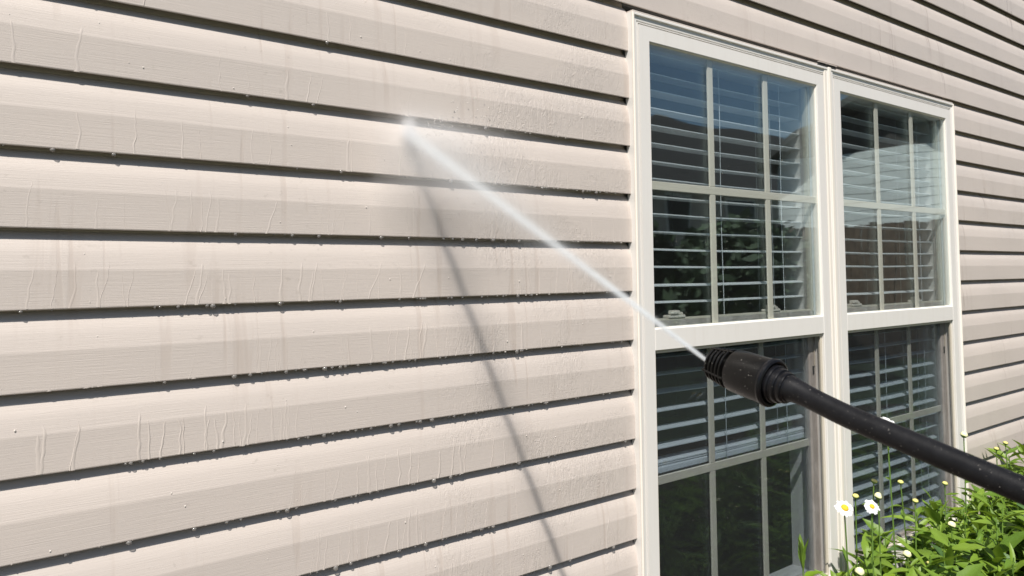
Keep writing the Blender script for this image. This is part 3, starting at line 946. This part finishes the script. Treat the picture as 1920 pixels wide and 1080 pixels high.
# ================================================================== OPPOSITE SIDE (seen in the window glass)
M_HWALL = simple('far_siding', (0.50, 0.45, 0.40), .7, .06, 2)
M_HWALL2 = simple('far_light_siding', (0.82, 0.80, 0.76), .7, .05, 2)
M_ROOF = simple('roof_shingle', (0.07, 0.06, 0.055), .9, .3, 12)
M_WOOD = simple('fence_wood', (0.15, 0.10, 0.07), .8, .35, 9)
M_FWIN = simple('far_window', (0.02, 0.025, 0.03), .2)
M_FOL = simple('hedge_leaf', (0.035, 0.06, 0.018), .7, .5, 5)
M_BARK = simple('bark', (0.10, 0.07, 0.05), .9, .3, 10)
hA = empty('neighbour_house', (24, -18, 0)); tag(hA, 'grey house with a dark hip roof mirrored in the left window', 'house')
box('wall', (-11, 12, -4, 4, 0, 4.3), M_HWALL, hA)
link('roof', mesh([(-11.6, -4.6, 4.25), (12.6, -4.6, 4.25), (12.6, 4.6, 4.25), (-11.6, 4.6, 4.25), (-2.5, 0, 7.6), (6, 0, 7.6)], [(3, 2, 5, 4), (1, 0, 4, 5), (0, 3, 4), (2, 1, 5), (0, 1, 2, 3)]), M_ROOF, hA)
for x in (-9.0, -6.4, -3.4, 1.5, 6):
    w = box('window', (x, x+1.1, 3.98, 4.06, 2.9, 4.0), M_FWIN, hA)
    box('window_frame', (x-.1, x+1.2, 3.99, 4.03, 2.8, 4.1), M_JAMBWHITE, hA)
hB = empty('neighbour_garage', (18.5, -6.7, 0)); tag(hB, 'pale gabled building with sunlit siding mirrored in the right window', 'building')
box('wall', (-2.5, 5, -2.3, 2.0, 0, 4.25), M_HWALL2, hB)
link('gable', mesh([(-2.5, -2.3, 4.25), (-2.5, 2.0, 4.25), (-2.5, -.1, 5.3), (-2.35, -2.3, 4.25), (-2.35, 2.0, 4.25), (-2.35, -.1, 5.3)], [(0, 1, 2), (5, 4, 3), (0, 3, 4, 1)]), M_ROOF, hB)
link('roof', mesh([(-2.9, -2.8, 4.1), (-2.9, -.1, 5.4), (-2.9, 2.5, 4.1), (5.3, -2.8, 4.1), (5.3, -.1, 5.4), (5.3, 2.5, 4.1), (-2.9, -2.8, 4.25), (-2.9, -.1, 5.55), (-2.9, 2.5, 4.25), (5.3, -2.8, 4.25), (5.3, -.1, 5.55), (5.3, 2.5, 4.25)],
     [(0, 1, 4, 3), (1, 2, 5, 4), (6, 9, 10, 7), (7, 10, 11, 8), (0, 6, 7, 1), (1, 7, 8, 2), (3, 4, 10, 9), (4, 5, 11, 10), (0, 3, 9, 6), (2, 8, 11, 5)]), M_ROOF, hB)
for i in range(22):
    box('siding_board', (-2.53, -2.5, -2.29, 1.99, .1+i*.19, .1+i*.19+.176), M_HWALL2, hB)
fe = empty('wooden_fence', (14.6, -6.2, 0)); tag(fe, 'brown board fence mirrored in the right window', 'fence')
bme = box_me(-.012, .012, -.065, .065, 0, 2.55)
for i in range(26):
    o = link('board', bme, M_WOOD, fe); o.location = (random.uniform(-.01, .01), -1.6+i*.142, random.uniform(-.03, .03))
for z in (.5, 2.0): box('rail', (.02, .07, -1.7, 2.1, z, z+.09), M_WOOD, fe)

def shrub_me(seed, n, rx, ry, rz, s):
    rg = random.Random(seed); vs = []; fs = []
    for i in range(n):
        while True:
            p = Vector((rg.uniform(-1, 1), rg.uniform(-1, 1), rg.uniform(-1, 1)))
            l = p.length
            if .45 < l < 1: break
        p *= 1+.25*noise.noise(p*2+Vector((seed, 0, 0)))
        c = Vector((p.x*rx, p.y*ry, p.z*rz+rz))
        a = Vector((rg.gauss(0, 1), rg.gauss(0, 1), rg.gauss(0, 1))).normalized(); b = a.orthogonal().normalized()
        k = s*rg.uniform(.6, 1.3); q = len(vs)
        vs += [c-a*k, c+b*k*.5, c+a*k, c-b*k*.5]; fs.append((q, q+1, q+2, q+3))
    return mesh(vs, fs)
hedge = [shrub_me(1, 2600, 1.5, .9, 1.25, .12), shrub_me(2, 2600, 1.4, 1.0, 1.1, .12)]
places = [(5.5, -8.5), (8.2, -9), (10.4, -9.1), (12.4, -8.7), (14.4, -9.4), (16.6, -9.9), (12.6, -7.1), (10.2, -6.0)]
names = ['nearest the left window', 'second from the left', 'third from the left', 'in front of the grey house', 'beside the grey house', 'farthest along the row', 'beside the pale building', 'alone in front of the row']
for i, (x, y) in enumerate(places):
    o = empty('shrub', (x, y, 0)); tag(o, 'dark evergreen shrub mirrored in the window glass, '+names[i], 'shrub', 'shrubs across the lawn')
    f = link('foliage', hedge[i % 2], M_FOL, o); f.scale = (1, 1, 1.0+.12*(i % 3))
    link('stem', tube_me([(0, 0, 0), (.05, 0, 1.4)], [.09, .04], 8), M_BARK, o)
tcr = shrub_me(5, 5000, 2.6, 2.4, 2.8, .22)
for i, (x, y, s) in enumerate(((9.5, -15, 1.0), (27.5, -4.8, .9), (13.0, -17.5, .72))):
    o = empty('tree', (x, y, 0)); tag(o, ['leafy tree left of the grey house mirrored in the left window', 'leafy tree behind the pale gabled building', 'small leafy tree against the grey house roof'][i], 'tree')
    f = link('crown', tcr, M_FOL, o); f.location = (0, 0, 1.6*s); f.scale = (s, s, s)
    link('trunk', tube_me([(0, 0, 0), (.1, 0, 1.5), (0, .1, 3.4*s)], [.22, .16, .08], 10), M_BARK, o)
